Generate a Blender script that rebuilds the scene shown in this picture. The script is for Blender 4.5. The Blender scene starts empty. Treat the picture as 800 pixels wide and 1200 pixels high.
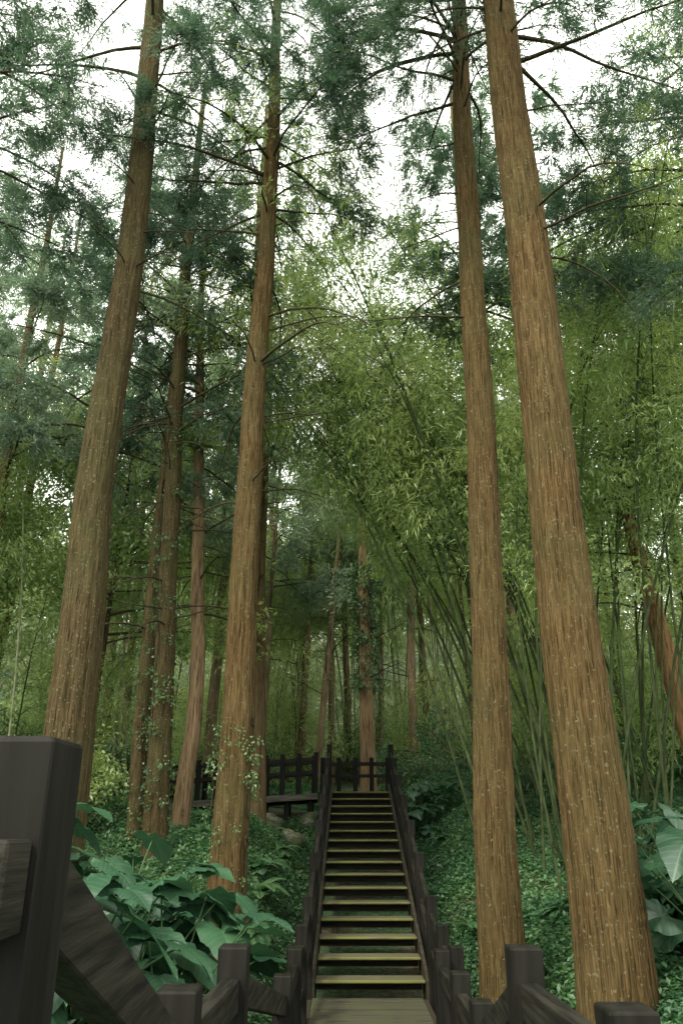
import bpy, math, numpy as np
from mathutils import Vector
rng = np.random.default_rng(7)
scene = bpy.context.scene
COL = scene.collection
pi = math.pi

# ------------------------------------------------------------------ materials
def newmat(name):
    m = bpy.data.materials.new(name); m.use_nodes = True
    nt = m.node_tree
    for n in list(nt.nodes): nt.nodes.remove(n)
    out = nt.nodes.new('ShaderNodeOutputMaterial')
    return m, nt, out
def N(nt, t, **k):
    n = nt.nodes.new(t)
    for a, b in k.items(): setattr(n, a, b)
    return n
def ramp(nt, stops):
    r = nt.nodes.new('ShaderNodeValToRGB'); e = r.color_ramp.elements
    e[0].position = stops[0][0]; e[0].color = (*stops[0][1], 1)
    e[1].position = stops[-1][0]; e[1].color = (*stops[-1][1], 1)
    for p, c in stops[1:-1]:
        x = e.new(p); x.color = (*c, 1)
    return r
def leaf_mat(name, dark, mid, light, trans=0.35, rough=0.5, gloss=0.05, nscale=0.6, veins=False):
    m, nt, out = newmat(name); L = nt.links.new
    geo = N(nt, 'ShaderNodeNewGeometry'); oi = N(nt, 'ShaderNodeObjectInfo')
    no = N(nt, 'ShaderNodeTexNoise'); no.inputs['Scale'].default_value = nscale; no.inputs['Detail'].default_value = 3
    L(geo.outputs['Position'], no.inputs['Vector'])
    a = N(nt, 'ShaderNodeMath', operation='MULTIPLY'); a.inputs[1].default_value = 0.5
    L(geo.outputs['Random Per Island'], a.inputs[0])
    b = N(nt, 'ShaderNodeMath', operation='MULTIPLY_ADD'); b.inputs[1].default_value = 1.2; b.inputs[2].default_value = -0.38
    L(no.outputs['Fac'], b.inputs[0])
    c = N(nt, 'ShaderNodeMath', operation='ADD'); L(a.outputs[0], c.inputs[0]); L(b.outputs[0], c.inputs[1])
    d = N(nt, 'ShaderNodeMath', operation='MULTIPLY_ADD'); d.inputs[1].default_value = 0.25
    L(oi.outputs['Random'], d.inputs[0]); L(c.outputs[0], d.inputs[2])
    r = ramp(nt, [(0.1, dark), (0.5, mid), (0.95, light)]); L(d.outputs[0], r.inputs[0])
    col = r.outputs[0]
    if veins:
        at = N(nt, 'ShaderNodeAttribute'); at.attribute_name = 'leaf_uv'
        sp = N(nt, 'ShaderNodeSeparateXYZ'); L(at.outputs['Vector'], sp.inputs[0])
        ab = N(nt, 'ShaderNodeMath', operation='ABSOLUTE'); L(sp.outputs[1], ab.inputs[0])
        mid_ = N(nt, 'ShaderNodeMath', operation='LESS_THAN'); L(ab.outputs[0], mid_.inputs[0]); mid_.inputs[1].default_value = .013
        q = N(nt, 'ShaderNodeMath', operation='MULTIPLY_ADD'); L(ab.outputs[0], q.inputs[0]); q.inputs[1].default_value = -.75; L(sp.outputs[0], q.inputs[2])
        fr = N(nt, 'ShaderNodeMath', operation='PINGPONG'); L(q.outputs[0], fr.inputs[0]); fr.inputs[1].default_value = .065
        lt = N(nt, 'ShaderNodeMath', operation='LESS_THAN'); L(fr.outputs[0], lt.inputs[0]); lt.inputs[1].default_value = .007
        mxm = N(nt, 'ShaderNodeMath', operation='MAXIMUM'); L(mid_.outputs[0], mxm.inputs[0]); L(lt.outputs[0], mxm.inputs[1])
        ml = N(nt, 'ShaderNodeMath', operation='MULTIPLY'); L(mxm.outputs[0], ml.inputs[0]); ml.inputs[1].default_value = .5
        mv = N(nt, 'ShaderNodeMix', data_type='RGBA'); L(ml.outputs[0], mv.inputs[0]); L(col, mv.inputs[6])
        mv.inputs[7].default_value = (light[0] * 1.9, light[1] * 1.5, light[2] * 1.6, 1); col = mv.outputs[2]
    df = N(nt, 'ShaderNodeBsdfDiffuse'); tr = N(nt, 'ShaderNodeBsdfTranslucent'); gl = N(nt, 'ShaderNodeBsdfGlossy')
    gl.inputs['Roughness'].default_value = rough
    L(col, df.inputs[0])
    hs = N(nt, 'ShaderNodeHueSaturation'); hs.inputs['Hue'].default_value = 0.485; hs.inputs['Saturation'].default_value = 1.05; hs.inputs['Value'].default_value = 1.65
    L(col, hs.inputs['Color']); L(hs.outputs[0], tr.inputs[0])
    m1 = N(nt, 'ShaderNodeMixShader'); m1.inputs[0].default_value = trans
    L(df.outputs[0], m1.inputs[1]); L(tr.outputs[0], m1.inputs[2])
    m2 = N(nt, 'ShaderNodeMixShader'); m2.inputs[0].default_value = gloss
    L(m1.outputs[0], m2.inputs[1]); L(gl.outputs[0], m2.inputs[2])
    L(m2.outputs[0], out.inputs[0])
    return m
def bark_mat(name, dark, mid, light, lichen=(0.18, 0.18, 0.12), vs=(36, 36, 1.8), bump=1.0, moss=0.3, specks=True):
    m, nt, out = newmat(name); L = nt.links.new
    geo = N(nt, 'ShaderNodeNewGeometry')
    def stretched(v, det, dist):
        mp = N(nt, 'ShaderNodeMapping'); mp.inputs['Scale'].default_value = v
        L(geo.outputs['Position'], mp.inputs[0])
        n = N(nt, 'ShaderNodeTexNoise'); n.inputs['Scale'].default_value = 1; n.inputs['Detail'].default_value = det
        n.inputs['Roughness'].default_value = 0.6; n.inputs['Distortion'].default_value = dist
        L(mp.outputs[0], n.inputs['Vector']); return n
    n1 = stretched(vs, 6, 0.7)
    nb = stretched((vs[0] * 2.6, vs[1] * 2.6, vs[2] * 2.2), 3, 0.4)
    av = N(nt, 'ShaderNodeMath', operation='MULTIPLY_ADD'); av.inputs[1].default_value = .5
    sc = N(nt, 'ShaderNodeMath', operation='MULTIPLY'); sc.inputs[1].default_value = .5
    L(n1.outputs['Fac'], sc.inputs[0]); L(nb.outputs['Fac'], av.inputs[0]); L(sc.outputs[0], av.inputs[2])
    r = ramp(nt, [(0.38, dark), (0.48, mid), (0.66, light)]); L(av.outputs[0], r.inputs[0])
    n2 = N(nt, 'ShaderNodeTexNoise'); n2.inputs['Scale'].default_value = 0.9; n2.inputs['Detail'].default_value = 5
    L(geo.outputs['Position'], n2.inputs['Vector'])
    r2 = ramp(nt, [(0.42, (0, 0, 0)), (0.72, (1, 1, 1))]); L(n2.outputs['Fac'], r2.inputs[0])
    mm = N(nt, 'ShaderNodeMath', operation='MULTIPLY'); mm.inputs[1].default_value = moss; L(r2.outputs[0], mm.inputs[0])
    mx = N(nt, 'ShaderNodeMix', data_type='RGBA'); L(mm.outputs[0], mx.inputs[0]); L(r.outputs[0], mx.inputs[6])
    mx.inputs[7].default_value = (0.060, 0.066, 0.028, 1)
    n3 = N(nt, 'ShaderNodeTexNoise'); n3.inputs['Scale'].default_value = 34; n3.inputs['Detail'].default_value = 3
    L(geo.outputs['Position'], n3.inputs['Vector'])
    r3 = ramp(nt, [(0.625, (0, 0, 0)), (0.67, (1, 1, 1))]); L(n3.outputs['Fac'], r3.inputs[0])
    m3 = N(nt, 'ShaderNodeMath', operation='MULTIPLY'); m3.inputs[1].default_value = 0.55 if specks else 0; L(r3.outputs[0], m3.inputs[0])
    mx2 = N(nt, 'ShaderNodeMix', data_type='RGBA'); L(m3.outputs[0], mx2.inputs[0]); L(mx.outputs[2], mx2.inputs[6])
    mx2.inputs[7].default_value = (*lichen, 1)
    p = N(nt, 'ShaderNodeBsdfPrincipled'); p.inputs['Roughness'].default_value = 0.9
    p.inputs['Specular IOR Level'].default_value = 0.05
    L(mx2.outputs[2], p.inputs['Base Color'])
    bp = N(nt, 'ShaderNodeBump'); bp.inputs['Strength'].default_value = bump; bp.inputs['Distance'].default_value = 0.035
    L(av.outputs[0], bp.inputs['Height']); L(bp.outputs[0], p.inputs['Normal'])
    L(p.outputs[0], out.inputs[0])
    return m
def wood_mat(name, dark, light, stretch=(3, 30, 30), rough=0.6, bump=0.3, moss=None, spec=.15):
    m, nt, out = newmat(name); L = nt.links.new
    tc = N(nt, 'ShaderNodeTexCoord'); mp = N(nt, 'ShaderNodeMapping'); mp.inputs['Scale'].default_value = stretch
    L(tc.outputs['Object'], mp.inputs[0])
    n1 = N(nt, 'ShaderNodeTexNoise'); n1.inputs['Scale'].default_value = 1; n1.inputs['Detail'].default_value = 6
    L(mp.outputs[0], n1.inputs['Vector'])
    r = ramp(nt, [(0.35, dark), (0.7, light)]); L(n1.outputs['Fac'], r.inputs[0])
    p = N(nt, 'ShaderNodeBsdfPrincipled'); p.inputs['Roughness'].default_value = rough
    p.inputs['Specular IOR Level'].default_value = spec
    src = r.outputs[0]
    if moss:
        n2 = N(nt, 'ShaderNodeTexNoise'); n2.inputs['Scale'].default_value = 3; n2.inputs['Detail'].default_value = 7
        geo = N(nt, 'ShaderNodeNewGeometry'); L(geo.outputs['Position'], n2.inputs['Vector'])
        r2 = ramp(nt, [(0.42, (0, 0, 0)), (0.60, (1, 1, 1))]); L(n2.outputs['Fac'], r2.inputs[0])
        mx = N(nt, 'ShaderNodeMix', data_type='RGBA'); L(r2.outputs[0], mx.inputs[0]); L(src, mx.inputs[6])
        mx.inputs[7].default_value = (*moss, 1); src = mx.outputs[2]
    L(src, p.inputs['Base Color'])
    bp = N(nt, 'ShaderNodeBump'); bp.inputs['Strength'].default_value = bump; bp.inputs['Distance'].default_value = 0.01
    L(n1.outputs['Fac'], bp.inputs['Height']); L(bp.outputs[0], p.inputs['Normal'])
    L(p.outputs[0], out.inputs[0])
    return m

M_bark_warm = bark_mat('bark_warm', (0.019, 0.012, 0.005), (0.076, 0.048, 0.020), (0.150, 0.104, 0.048), moss=0.42)
M_bark_dull = bark_mat('bark_dull', (0.016, 0.012, 0.006), (0.058, 0.042, 0.020), (0.114, 0.086, 0.043), moss=0.5)
M_bark_haze_tint = bark_mat('bark_haze_tint', (0.06, 0.045, 0.028), (0.155, 0.115, 0.072), (0.26, 0.20, 0.13), vs=(12, 12, 1), moss=0.3)  # paler bark for far trunks, distance haze mixed into the colour
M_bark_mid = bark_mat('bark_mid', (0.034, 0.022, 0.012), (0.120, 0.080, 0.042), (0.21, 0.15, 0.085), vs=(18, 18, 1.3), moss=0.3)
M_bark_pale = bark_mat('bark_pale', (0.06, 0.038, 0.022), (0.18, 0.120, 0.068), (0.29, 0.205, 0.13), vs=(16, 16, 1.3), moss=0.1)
M_bark_orange = bark_mat('bark_orange', (0.05, 0.028, 0.012), (0.16, 0.090, 0.040), (0.26, 0.16, 0.075), vs=(18, 18, 1.3), moss=0.2)
M_branch = bark_mat('branch_bark', (0.015, 0.013, 0.008), (0.04, 0.033, 0.020), (0.08, 0.068, 0.042), bump=0.2)
M_cedar = leaf_mat('cedar_foliage', (0.022, 0.052, 0.034), (0.048, 0.100, 0.058), (0.100, 0.162, 0.082), 0.42)
M_cedar_haze_tint = leaf_mat('cedar_foliage_haze_tint', (0.068, 0.116, 0.078), (0.120, 0.186, 0.115), (0.20, 0.27, 0.155), 0.45, nscale=0.25)  # cedar green lightened, air haze painted into the leaf colour
M_forest_haze_tint = leaf_mat('forest_foliage_haze_tint', (0.10, 0.14, 0.085), (0.165, 0.215, 0.125), (0.25, 0.30, 0.175), 0.4, nscale=0.15)  # whitish greens carry the haze of the distant wood, no mist volume
M_bamboo = leaf_mat('bamboo_leaf', (0.078, 0.152, 0.046), (0.170, 0.265, 0.078), (0.34, 0.41, 0.14), 0.5, nscale=0.35)
M_broad = leaf_mat('broad_leaf', (0.068, 0.142, 0.044), (0.150, 0.250, 0.074), (0.31, 0.385, 0.120), 0.5, gloss=0.06, nscale=0.4)
M_cover = leaf_mat('ground_cover_leaf', (0.022, 0.074, 0.034), (0.046, 0.128, 0.052), (0.105, 0.205, 0.075), 0.35, nscale=0.8)
M_vine = leaf_mat('vine_leaf', (0.024, 0.060, 0.028), (0.050, 0.115, 0.046), (0.12, 0.20, 0.07), 0.35)
M_ear = leaf_mat('elephant_ear_leaf', (0.014, 0.044, 0.024), (0.024, 0.070, 0.036), (0.042, 0.105, 0.052), 0.2, rough=0.34, gloss=0.075, nscale=1.5, veins=True)
M_stalk = wood_mat('plant_stalk', (0.03, 0.07, 0.03), (0.07, 0.13, 0.05), (20, 20, 3), 0.5, 0.05)
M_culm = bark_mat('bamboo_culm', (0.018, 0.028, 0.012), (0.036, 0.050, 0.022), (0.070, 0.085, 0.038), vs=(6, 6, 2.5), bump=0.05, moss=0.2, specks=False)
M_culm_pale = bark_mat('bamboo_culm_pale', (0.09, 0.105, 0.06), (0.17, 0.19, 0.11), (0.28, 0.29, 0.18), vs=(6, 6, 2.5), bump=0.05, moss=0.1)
M_fence = wood_mat('dark_stained_wood', (0.0035, 0.0035, 0.0028), (0.016, 0.015, 0.012), (16, 16, 1.6), 0.62, 0.9, spec=.12)
M_rail = wood_mat('dark_rail_wood', (0.005, 0.005, 0.004), (0.027, 0.025, 0.019), (34, 2.4, 34), 0.6, 0.8, spec=.14)
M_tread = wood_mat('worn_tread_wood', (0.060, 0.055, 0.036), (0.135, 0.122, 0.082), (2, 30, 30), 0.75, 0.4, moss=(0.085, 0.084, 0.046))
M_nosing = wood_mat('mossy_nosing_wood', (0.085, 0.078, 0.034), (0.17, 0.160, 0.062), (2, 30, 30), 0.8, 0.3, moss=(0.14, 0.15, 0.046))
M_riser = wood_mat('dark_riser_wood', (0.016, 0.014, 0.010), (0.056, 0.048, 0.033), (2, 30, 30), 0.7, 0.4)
M_deck = wood_mat('weathered_deck_wood', (0.034, 0.032, 0.023), (0.095, 0.090, 0.064), (2, 30, 30), 0.75, 0.3, moss=(0.060, 0.062, 0.036))
M_greyedge = wood_mat('grey_deck_beam', (0.06, 0.058, 0.046), (0.15, 0.14, 0.12), (2, 20, 20), 0.7, 0.4)
M_stone = wood_mat('pale_mossy_stone', (0.08, 0.08, 0.06), (0.25, 0.235, 0.19), (5, 5, 5), 0.85, 0.8, moss=(0.055, 0.075, 0.033))

def ground_mat():
    m, nt, out = newmat('forest_floor'); L = nt.links.new
    geo = N(nt, 'ShaderNodeNewGeometry')
    n1 = N(nt, 'ShaderNodeTexNoise'); n1.inputs['Scale'].default_value = 0.7; n1.inputs['Detail'].default_value = 8
    n2 = N(nt, 'ShaderNodeTexNoise'); n2.inputs['Scale'].default_value = 14; n2.inputs['Detail'].default_value = 6
    L(geo.outputs['Position'], n1.inputs['Vector']); L(geo.outputs['Position'], n2.inputs['Vector'])
    r1 = ramp(nt, [(0.35, (0.060, 0.046, 0.024)), (0.52, (0.035, 0.070, 0.026)), (0.75, (0.03, 0.085, 0.035))])
    r2 = ramp(nt, [(0.3, (0.35, 0.35, 0.35)), (0.7, (1.4, 1.4, 1.4))])
    L(n1.outputs['Fac'], r1.inputs[0]); L(n2.outputs['Fac'], r2.inputs[0])
    mx = N(nt, 'ShaderNodeMix', data_type='RGBA', blend_type='MULTIPLY'); mx.inputs[0].default_value = 1
    L(r1.outputs[0], mx.inputs[6]); L(r2.outputs[0], mx.inputs[7])
    p = N(nt, 'ShaderNodeBsdfPrincipled'); p.inputs['Roughness'].default_value = 0.95
    L(mx.outputs[2], p.inputs['Base Color'])
    bp = N(nt, 'ShaderNodeBump'); bp.inputs['Strength'].default_value = 0.9; bp.inputs['Distance'].default_value = 0.05
    L(n2.outputs['Fac'], bp.inputs['Height']); L(bp.outputs[0], p.inputs['Normal'])
    L(p.outputs[0], out.inputs[0]); return m
M_ground = ground_mat()

# ------------------------------------------------------------------ mesh builder
class MB:
    def __init__(s): s.V = []; s.F = []; s.n = 0
    def add(s, V, F, mi=0):
        V = np.asarray(V, float).reshape(-1, 3); F = np.asarray(F, int)
        s.V.append(V); s.F.append((F + s.n, mi)); s.n += len(V)
    def quads(s, Q, mi=0):
        Q = np.asarray(Q, float).reshape(-1, 4, 3)
        s.add(Q.reshape(-1, 3), np.arange(len(Q) * 4).reshape(-1, 4), mi)
    def mesh(s, name, mats, smooth=False):
        me = bpy.data.meshes.new(name)
        V = np.concatenate(s.V); me.vertices.add(len(V)); me.vertices.foreach_set('co', V.ravel())
        lv = np.concatenate([f.ravel() for f, _ in s.F])
        cnt = np.concatenate([np.full(len(f), f.shape[1]) for f, _ in s.F])
        mi = np.concatenate([np.full(len(f), m) for f, m in s.F])
        me.loops.add(len(lv)); me.loops.foreach_set('vertex_index', lv)
        me.polygons.add(len(cnt))
        me.polygons.foreach_set('loop_start', np.concatenate([[0], np.cumsum(cnt)[:-1]]))
        me.polygons.foreach_set('loop_total', cnt)
        me.polygons.foreach_set('material_index', mi)
        me.polygons.foreach_set('use_smooth', np.full(len(cnt), smooth))
        for m in mats: me.materials.append(m)
        me.update(calc_edges=True)
        return me
def mkobj(name, me, parent=None, loc=(0, 0, 0)):
    o = bpy.data.objects.new(name, me); COL.objects.link(o); o.location = loc
    if parent: o.parent = parent
    return o
def top(o, label, cat, group=None):
    o['label'] = label; o['category'] = cat
    if group: o['group'] = group
    return o
def empty(name, loc, label, cat, group=None):
    o = bpy.data.objects.new(name, None); COL.objects.link(o); o.location = loc; o.empty_display_size = 0.3
    return top(o, label, cat, group)
def norm(a): return a / (np.linalg.norm(a, axis=-1, keepdims=True) + 1e-9)

def tube(mb, P, R, seg=6, mi=0, ridge=None):
    P = np.asarray(P, float); R = np.asarray(R, float); n = len(P)
    T = norm(np.gradient(P, axis=0))
    ref = np.array([1., 0, 0]) if abs(T[:, 0]).mean() < 0.8 else np.array([0, 1., 0])
    U = norm(np.cross(T, ref)); W = np.cross(T, U)
    a = np.linspace(0, 2 * pi, seg, endpoint=False)
    rr = np.repeat(R[:, None], seg, 1)
    if ridge is not None: rr = rr * ridge(np.arange(n)[:, None], a[None, :])
    V = P[:, None, :] + rr[..., None] * (np.cos(a)[None, :, None] * U[:, None, :] + np.sin(a)[None, :, None] * W[:, None, :])
    i = np.arange(n - 1)[:, None]; j = np.arange(seg)[None, :]; j2 = (j + 1) % seg
    F = np.stack([i * seg + j, i * seg + j2, (i + 1) * seg + j2, (i + 1) * seg + j], -1).reshape(-1, 4)
    mb.add(V.reshape(-1, 3), F, mi)

# ------------------------------------------------------------------ ground
GY = [-40, 0, 5, 8, 11, 21, 26, 45, 60, 90, 140]
GZ = [-2.6, -2.6, -2.6, -2.6, -2.55, -0.1, 0.7, 3.0, 6.5, 18, 30]
def sm(x): x = np.clip(x, 0, 1); return x * x * (3 - 2 * x)
def gz(x, y):
    x = np.asarray(x, float); y = np.asarray(y, float)
    b = np.interp(y, GY, GZ)
    dx = np.abs(x - 0.35)
    near = sm((y - 2) / 5)
    flat = np.where(x < .35, 1 - .95 * sm((y - 16.5) / 4) * sm((x + 9) / 4), 1 - .5 * sm((y - 17) / 4))
    bank = 1.15 * sm((dx - 0.9) / 1.7) * (0.25 + 0.75 * near) * flat
    side = np.where(x > 0.35, 0.24, 0.07) * np.clip(dx - 3, 0, 14) * near * np.clip(1.6 - y / 50, 0.2, 1)
    nz = 0.10 * np.sin(x * 1.7 + 1.3 * np.sin(y * .8)) * np.cos(y * 1.3 + .5) + 0.05 * np.sin(3.1 * x + 2) * np.sin(2.7 * y)
    return b + bank + side + nz * sm((dx - .7) / .8)
def build_ground():
    xs = np.concatenate([np.linspace(-160, -14, 24), np.linspace(-13.7, 16, 110), np.linspace(17, 160, 24)])
    ys = np.concatenate([np.linspace(-60, -2, 14), np.linspace(-1.6, 34, 140), np.linspace(35, 240, 50)])
    X, Y = np.meshgrid(xs, ys); Z = gz(X, Y)
    nx = len(xs); i = np.arange(len(ys) - 1)[:, None]; j = np.arange(nx - 1)[None, :]
    F = np.stack([i * nx + j, i * nx + j + 1, (i + 1) * nx + j + 1, (i + 1) * nx + j], -1).reshape(-1, 4)
    mb = MB(); mb.add(np.stack([X, Y, Z], -1).reshape(-1, 3), F)
    o = mkobj('ground', mb.mesh('ground', [M_ground], True)); o['kind'] = 'structure'
    o['label'] = 'forest floor with leaf litter rising between two banks'
build_ground()

# ------------------------------------------------------------------ foliage clump libraries
def needle_clump(nf, nl, w, l, r):
    Q = []
    for _ in range(nf):
        d = norm(np.array([1, r.normal() * .75, r.normal() * .5])); L = r.uniform(.25, .6)
        s = np.linspace(.1, 1, nl)[:, None]
        p = d * L * s + np.array([0, 0, -.38]) * (s ** 2) * L
        dd = norm(d + r.normal(size=(nl, 3)) * .55 + np.array([0, 0, -.25]))
        sd = norm(np.cross(dd, r.normal(size=(nl, 3)))) * w * (1 - .4 * s)
        ll = l * (1.1 - .5 * s)
        Q.append(np.stack([p, p + dd * ll * .45 + sd / 2, p + dd * ll, p + dd * ll * .45 - sd / 2], 1))
    return np.concatenate(Q)
def leaf_clump(n, l, w, rad, droop, r, flat=.5):
    p = r.normal(size=(n, 3)) * np.array([rad, rad, rad * flat]) * .5 + np.array([rad * .7, 0, 0])
    d = norm(norm(p) * .8 + r.normal(size=(n, 3)) * .6 + np.array([0, 0, -droop]))
    s = norm(np.cross(d, np.array([0, 0, 1.]) + r.normal(size=(n, 3)) * .45))
    ll = l * r.uniform(.6, 1.25, (n, 1)); ww = w * r.uniform(.7, 1.2, (n, 1))
    m = p + d * ll * .45
    tip = p + d * ll + np.array([0, 0, -.12]) * ll
    return np.stack([p, m + s * ww / 2, tip, m - s * ww / 2], 1)
LIB_needle = [needle_clump(11, 16, .019, .10, rng) for _ in range(7)]
LIB_needle_mid = [needle_clump(9, 12, .027, .125, rng) for _ in range(6)]
LIB_needle_far = [needle_clump(8, 8, .044, .18, rng) for _ in range(6)]
LIB_broad = [leaf_clump(36, .105, .05, .36, .25, rng) for _ in range(6)]
LIB_bamboo = [leaf_clump(16, .16, .026, .34, .6, rng, .7) for _ in range(6)]
LIB_vine = [leaf_clump(20, .07, .05, .14, .5, rng, .8) for _ in range(5)]

def place(mb, lib, P, D, S, r, mi=0):
    P = np.asarray(P, float); D = norm(np.asarray(D, float)); S = np.asarray(S, float)
    up = np.array([0, 0, 1.]) + r.normal(size=P.shape) * .35
    Yv = norm(np.cross(up, D)); Zv = np.cross(D, Yv)
    R = np.stack([D, Yv, Zv], -1) * S[:, None, None]
    var = r.integers(0, len(lib), len(P))
    for k in range(len(lib)):
        m = var == k
        if not m.any(): continue
        Q = np.einsum('mij,lkj->mlki', R[m], lib[k]) + P[m][:, None, None, :]
        mb.quads(Q.reshape(-1, 4, 3), mi)

def limb(p0, az, e0, L, r, n=9, curl=-.09, wob=.09):
    P = [np.array(p0, float)]; e = e0; a = az; st = L / (n - 1)
    for i in range(n - 1):
        P.append(P[-1] + st * np.array([math.cos(e) * math.cos(a), math.cos(e) * math.sin(a), math.sin(e)]))
        e += curl + r.normal() * wob * .7; a += r.normal() * wob
    return np.array(P)
def grow_branch(mb, lp, p0, az, e0, L, r, dens=5, rad=None, curl=-.09, start=.3, spread=.28, seg=5, bare=False, sc=1.0, twseg=3, wob=.09, mi=0):
    P = limb(p0, az, e0, L, r, 9, curl, wob)
    rad = rad or .011 * L + .005
    tube(mb, P, np.linspace(rad, .005, 9), seg, mi)
    if bare:
        for _ in range(int(L * 2)):
            t = r.uniform(.3, .95); q = P[int(t * 8)]
            tw = limb(q, az + r.choice([-1, 1]) * r.uniform(.4, 1.2), r.normal() * .4 - .1, r.uniform(.2, .25 * L), r, 5, -.1, .2)
            tube(mb, tw, np.linspace(.008, .003, 5), 3, mi)
        return
    for _ in range(max(2, int(L * dens))):
        t = r.uniform(start, 1) ** .8; k = t * 8; i = min(int(k), 7); q = P[i] + (P[i + 1] - P[i]) * (k - i)
        a = az + r.choice([-1, 1]) * r.uniform(.3, 1.3); tl = r.uniform(.15, 1) * spread * L * (1.15 - t) + .15
        tw = limb(q, a, r.normal() * .25 - .05, tl, r, 4, -.12, .1)
        tube(mb, tw, np.linspace(.007, .003, 4), twseg, mi)
        lp.append((tw[-1], tw[-1] - tw[-2] + r.normal(size=3) * .05 * tl, r.uniform(.7, 1.3) * sc))
        if tl > .5: lp.append((tw[2], tw[2] - tw[1] + r.normal(size=3) * .1, r.uniform(.6, 1.1) * sc))
def flush(mb, lib, lp, r, mi=0):
    if not lp: return
    place(mb, lib, [a for a, _, _ in lp], [b for _, b, _ in lp], [c for _, _, c in lp], r, mi)

# ------------------------------------------------------------------ trunks
class Path:
    def __init__(s, pts, r, wob=.03):
        s.p = np.array(pts, float); s.ph = r.uniform(0, 6, 4); s.wob = wob
    def __call__(s, z):
        z = np.asarray(z, float)
        x = np.interp(z, s.p[:, 2], s.p[:, 0]) + s.wob * np.sin(z * .55 + s.ph[0]) + s.wob * .3 * np.sin(z * 1.7 + s.ph[1])
        y = np.interp(z, s.p[:, 2], s.p[:, 1]) + s.wob * np.sin(z * .5 + s.ph[2])
        return np.stack([x, y, z], -1)
    def rad(s, z): return np.interp(z, s.p[:, 2], s.p[:, 3]) / 2
def trunk_build(mb, path, r, seg=72, step=.16, flute=.05, knots=0, flare=1.):
    z0, z1 = path.p[0, 2], path.p[-1, 2]
    n = max(8, int((z1 - z0) / step)); z = np.linspace(z0, z1, n)
    P = path(z); R = path.rad(z)
    ks = [5, 8, 13, 21, 29]; am = [.9, .7, .6, .6, .5]; ph = r.uniform(0, 6, 5); fr = r.uniform(.15, .5, 5) ; ph2 = r.uniform(0, 6, 5)
    lump = r.normal(size=(n, 1)) * .008
    kn = [(r.uniform(z0 + 1, z1), r.uniform(0, 6.28), r.uniform(.05, .10)) for _ in range(knots)]
    def ridge(i, a):
        zz = z[i] - z0; o = 0
        for k, A, f, q, q2 in zip(ks, am, fr, ph, ph2):
            if k * 2.4 > seg: continue
            o = o + A * np.sin(k * a + q + 1.3 * np.sin(zz * f + q2) + .5 * np.sin(zz * f * 3.1 + q))
        fl = np.exp(-zz / .45) * flare
        b = 0
        for (kz, ka, kh) in kn:
            da = np.angle(np.exp(1j * (a - ka))); b = b + kh * 1.6 * np.exp(-((z[i] - kz) / .10) ** 2 - (da / .22) ** 2)
        return 1 + flute * .5 * o + lump[i[:, 0]] + b + fl * (.28 + .13 * np.sin(5 * a + ph[0]) + .08 * np.sin(3 * a + ph[1]))
    tube(mb, P, R, seg, 0, ridge)

def tree(name, label, pts, mat, nb, z0, z1, L0, L1, lib, lmat, seed, extra=(), dead=(), dens=5, e0=(0., .5), curl=-.09,
         sc=1., seg=72, flute=.05, group=None, cat='tree', azr=None, spread=.28, knots=0, step=.16, flare=1., wob=.03):
    r = np.random.default_rng(seed)
    path = Path(pts, r, wob); base = path(pts[0][2])
    E = empty(name, tuple(base), label, cat, group)
    mbb = MB(); lp = []
    trunk_build(mbb, path, r, seg, step, flute, knots, flare)
    for i in range(nb):
        f = (i + r.uniform(0, 1)) / nb; z = z0 + (z1 - z0) * f
        L = (L0 + (L1 - L0) * f) * r.uniform(.65, 1.2)
        az = r.uniform(0, 2 * pi) if azr is None else r.uniform(*azr)
        grow_branch(mbb, lp, path(z), az, r.uniform(*e0), L, r, dens, None, curl, sc=sc, spread=spread, mi=1)
    for (z, az, e, L, cu) in extra:
        grow_branch(mbb, lp, path(z), math.radians(az), e, L, r, dens, None, cu, sc=sc, start=.4, spread=spread, mi=1)
    for (z, az, e, L, cu) in dead:
        grow_branch(mbb, lp, path(z), math.radians(az), e, L, r, dens, .009 * L + .005, cu, bare=True, mi=1)
    mkobj('trunk', mbb.mesh(name + '_trunk', [mat, M_branch], True), E, tuple(-base))
    if lp:
        mc = MB(); flush(mc, lib, lp, r)
        mkobj('crown', mc.mesh(name + '_crown', [lmat]), E, tuple(-base))
    return E

def rdead(r, n, z0, z1, azs, L=(1, 2.5)):
    return [(r.uniform(z0, z1), r.uniform(*azs), r.uniform(-.2, .5), r.uniform(*L), r.uniform(-.16, .02)) for _ in range(n)]

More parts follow.
